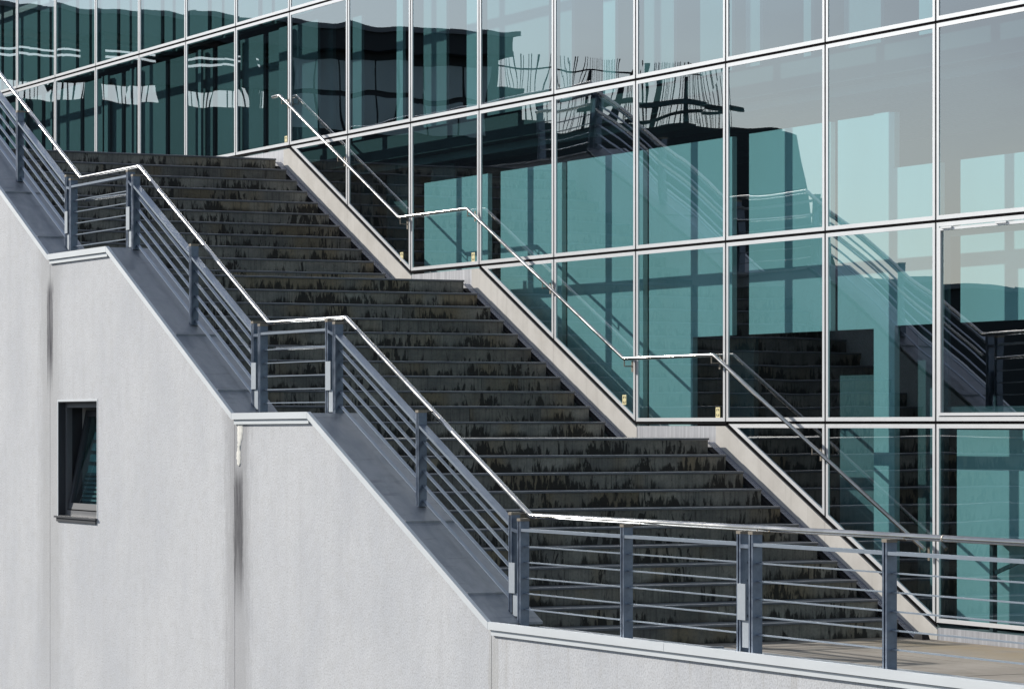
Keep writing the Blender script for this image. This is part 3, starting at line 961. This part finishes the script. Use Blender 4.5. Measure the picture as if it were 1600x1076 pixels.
# continuous handrail
def bend(nodes, y, r=0.05):
    res = []
    for i, (x_, z_) in enumerate(nodes):
        p = Vector((x_, y, z_))
        if 0 < i < len(nodes) - 1:
            a = Vector((nodes[i - 1][0], y, nodes[i - 1][1])); b = Vector((nodes[i + 1][0], y, nodes[i + 1][1]))
            u, w_ = (a - p).normalized() * r, (b - p).normalized() * r
            res += [p + u, p + u * 0.3 + w_ * 0.3, p + w_] if abs(u.normalized().dot(w_.normalized()) + 1) > 1e-3 else [p]
        else: res.append(p)
    return res
build('handrail', MB().tube(bend(HN, -4.55, 0.025), 0.0245, 14), M['stainless'], BL, smooth=True)
build('rail_sleeve', MB().tube([(6.84, -4.55, -0.826), (6.86, -4.55, -0.826)], 0.0262, 14), M['bracket'], BL, smooth=True)
# low second handrail, one length per section, ends turned in
for pi, (xs_, sloped) in enumerate(sections[:6]):
    a, b = xs_[0] + 0.12, xs_[-1] - 0.02
    if not sloped: a, b = xs_[0] + 0.10, xs_[-1] - 0.0
    za, zb2 = hz(max(a, -23)) - 0.285, hz(b) - 0.285
    if sloped: za, zb2 = hz(a) - 0.262, hz(b) - 0.262
    d = 0.06
    k = (zb2 - za) / (b - a)
    pts = [(a - 0.005, -4.60, za), (a, -4.575, za), (a + d, -4.565, za + k * d), (b - d, -4.565, zb2 - k * d), (b, -4.575, zb2), (b + 0.005, -4.62, zb2)]
    build('lower_handrail', MB().tube(pts, 0.019, 10), M['stainless'], BL, smooth=True)

# ---------------------------------------------------------------- handrail along the glass
FN = [(-16.33, 4.572), (-16.08, 4.575), (-12.10, 2.652), (-10.10, 2.652), (-6.06, 0.73), (-4.06, 0.735), (-0.02, -1.212)]
FH = thing('glass_side_handrail', 'slim stainless handrail zigzagging down in front of the glass wall', 'handrail', (-8, -0.12, -2.0))
build('rail', MB().tube(bend(FN, -0.125, 0.02), 0.021, 12), M['stainless'], FH, smooth=True)
def fz(x):
    for (a, za), (b, zb_) in zip(FN, FN[1:]):
        if a <= x <= b: return za + (zb_ - za) * (x - a) / (b - a)
for xb_ in (-16.0, -14.06, -12.06, -10.08, -8.06, -6.05, -4.10, -2.06, -0.10):
    z_ = fz(xb_)
    mb = MB().tube([(xb_, -0.125, z_ - 0.012), (xb_, -0.125, z_ - 0.085), (xb_ + 0.02, -0.032, z_ - 0.085)], 0.008, 6)
    mb.box(xb_ + 0.005, xb_ + 0.037, -0.038, -0.031, z_ - 0.15, z_ - 0.02)
    build('bracket', mb, M['bracket'], FH)

# ---------------------------------------------------------------- yellow stickers on the panes
stk = [(-16.13, 3.96, 'yellow sticker with black marks on the glass at the top of the upper flight'),
       (-12.28, 2.16, 'yellow sticker low on the dark pane at the foot of the upper flight'),
       (-10.17, 2.06, 'yellow sticker with black marks in the pane corner over the upper landing'),
       (-6.27, 0.27, 'yellow sticker low on the dark pane at the foot of the middle flight'),
       (-4.17, 0.12, 'yellow sticker with black marks in the pane corner over the lower landing')]
for x_, z_, lab in stk:
    s = thing('warning_sticker', lab, 'sticker', (x_, -0.004, z_), 'yellow stickers on the panes beside the stair')
    w2, h2 = 0.045, 0.056
    build('sticker_sheet', MB().box(x_ - w2, x_ + w2, -0.0065, -0.0035, z_ - h2, z_ + h2), M['yellow'], s)
    mk = MB()
    for sx in (-1, 1):
        for sz in (-1, 1):
            a = [(x_ + sx * 0.006, z_ + sz * 0.040), (x_ + sx * 0.026, z_ + sz * 0.036), (x_ + sx * 0.024, z_ + sz * 0.012)]
            if sx * sz < 0: a = a[::-1]
            mk.prism(a, -0.0085, -0.0068)
    build('printed_mark', mk, M['ink'], s)

# ---------------------------------------------------------------- opposite buildings, seen mirrored in the glass
WA = thing('opposite_wing', 'long dark wing with flat overhanging roof mirrored in the upper left panes', 'building', (-66, -15, GZ))
build('wall', MB().box(-72, -60, -18.3, 6, GZ, 8.86), M['far_dark'], WA)
build('wall', MB().box(-61.3, -60.02, -25.1, -18.3, GZ, 10.62), M['far_dark'], WA)
build('roof', MB().box(-63.0, -59.4, -25.5, 6, 10.64, 11.2), M['far_dark'], WA)
build('roof_edge', MB().box(-63.1, -59.3, -25.6, 6.1, 11.2, 11.33), M['far_mid'], WA)
build('gallery_beam', MB().box(-60.6, -60.0, -18.3, 6, 9.40, 10.02), M['far_dark'], WA)
for a, b in ((10.12, 10.2), (10.28, 10.36), (10.44, 10.52)):
    build('louvre', MB().box(-60.3, -60.1, -18.2, 6, a, b), M['far_dark'], WA)
build('light_band', MB().box(-60.0, -59.9, -25.0, 6, 10.72, 10.86), M['far_mid'], WA)
ra = random.Random(2)
yy = -18.2
bar_mesh = MB().box(-0.03, 0.03, -0.012, 0.012, 0, 0.56).mesh('baluster', [M['far_dark']])
while yy < -10.5:
    piece('baluster', bar_mesh, (-60.3 + ra.uniform(-0.03, 0.03), yy, 8.85), WA)
    yy += ra.uniform(0.13, 0.24)
for yy in (-17.6, -15.3, -15.0, -13.0, -12.7):
    build('column', MB().box(-60.5, -60.2, yy - 0.16, yy + 0.16, 8.84, 10.7), M['far_dark'], WA)
for k in range(7):
    ya = -24.8 + k * 0.92
    for z0, z1 in ((8.3, 9.25), (9.4, 10.35)):
        build('window', MB().box(-60.018, -59.97, ya, ya + 0.84, z0, z1), M['far_glass'], WA)

WB = thing('dark_block', 'dark flat-roofed block with sloped end wall mirrored in the middle panes', 'building', (-76, -34, GZ))
def yprism(poly, x0, x1):      # polygon in YZ
    n = len(poly)
    v = [(x0, a, b) for a, b in poly] + [(x1, a, b) for a, b in poly]
    return MB().add(v, [tuple(range(n)), tuple(range(2 * n - 1, n - 1, -1))] + [(i, (i + 1) % n, (i + 1) % n + n, i + n) for i in range(n)])
build('wall', yprism([(-25.4, GZ), (-25.4, 9.75), (-40.3, 9.80), (-41.2, 9.65), (-42.6, 6.3), (-43.4, GZ)], -84, -70), M['far_dark'], WB)
build('roof_house', MB().box(-74, -71, -31.7, -25.6, 9.80, 11.0), M['far_dark'], WB)
RS = thing('roof_screen', 'open rooftop screen of thin rods with beams and posts mirrored above the dark block', 'screen', (-71, -35, 9.81))
rod_mesh = MB().box(-0.009, 0.009, -0.009, 0.009, 0, 2.45).mesh('rod', [M['far_dark']])
yy = -29.6
while yy > -39.6:
    piece('rod', rod_mesh, (-70.6 - ra.uniform(0, 0.2), yy, 9.70 + ra.uniform(-0.04, 0.04)), RS)
    yy -= ra.uniform(0.12, 0.18) if yy > -35 else ra.uniform(0.07, 0.11)
build('rail', MB().box(-70.5, -70.45, -38.2, -29.6, 11.62, 11.67), M['far_dark'], RS)
build('beam', MB().box(-70.5, -70.2, -39.9, -33.2, 10.46, 10.62), M['far_dark'], RS)
mb = MB()
v = [(-70.45, -39.2, 10.44), (-70.25, -39.2, 10.44), (-70.25, -39.2, 10.54), (-70.45, -39.2, 10.54), (-70.45, -35.0, 9.82), (-70.25, -35.0, 9.82), (-70.25, -35.0, 9.94), (-70.45, -35.0, 9.94)]
mb.add(v, [(0, 1, 2, 3), (7, 6, 5, 4), (0, 4, 5, 1), (1, 5, 6, 2), (2, 6, 7, 3), (3, 7, 4, 0)])
build('brace', mb, M['far_dark'], RS)
for yy, zt in ((-33.6, 11.6), (-34.7, 11.2), (-36.0, 11.4), (-37.2, 11.5), (-38.9, 11.7)):
    build('post', MB().box(-70.45, -70.33, yy - 0.06, yy + 0.06, 9.76, zt), M['far_dark'], RS)
WC = thing('low_hall', 'low long hall with flat roof mirrored in the right-hand panes', 'building', (-90, -60, GZ))
build('wall', MB().box(-100, -80, -90, -44, GZ, 5.3), M['far_dark'], WC)
build('roof', MB().box(-100.3, -79.7, -90.3, -43.7, 5.3, 5.52), M['far_mid'], WC)
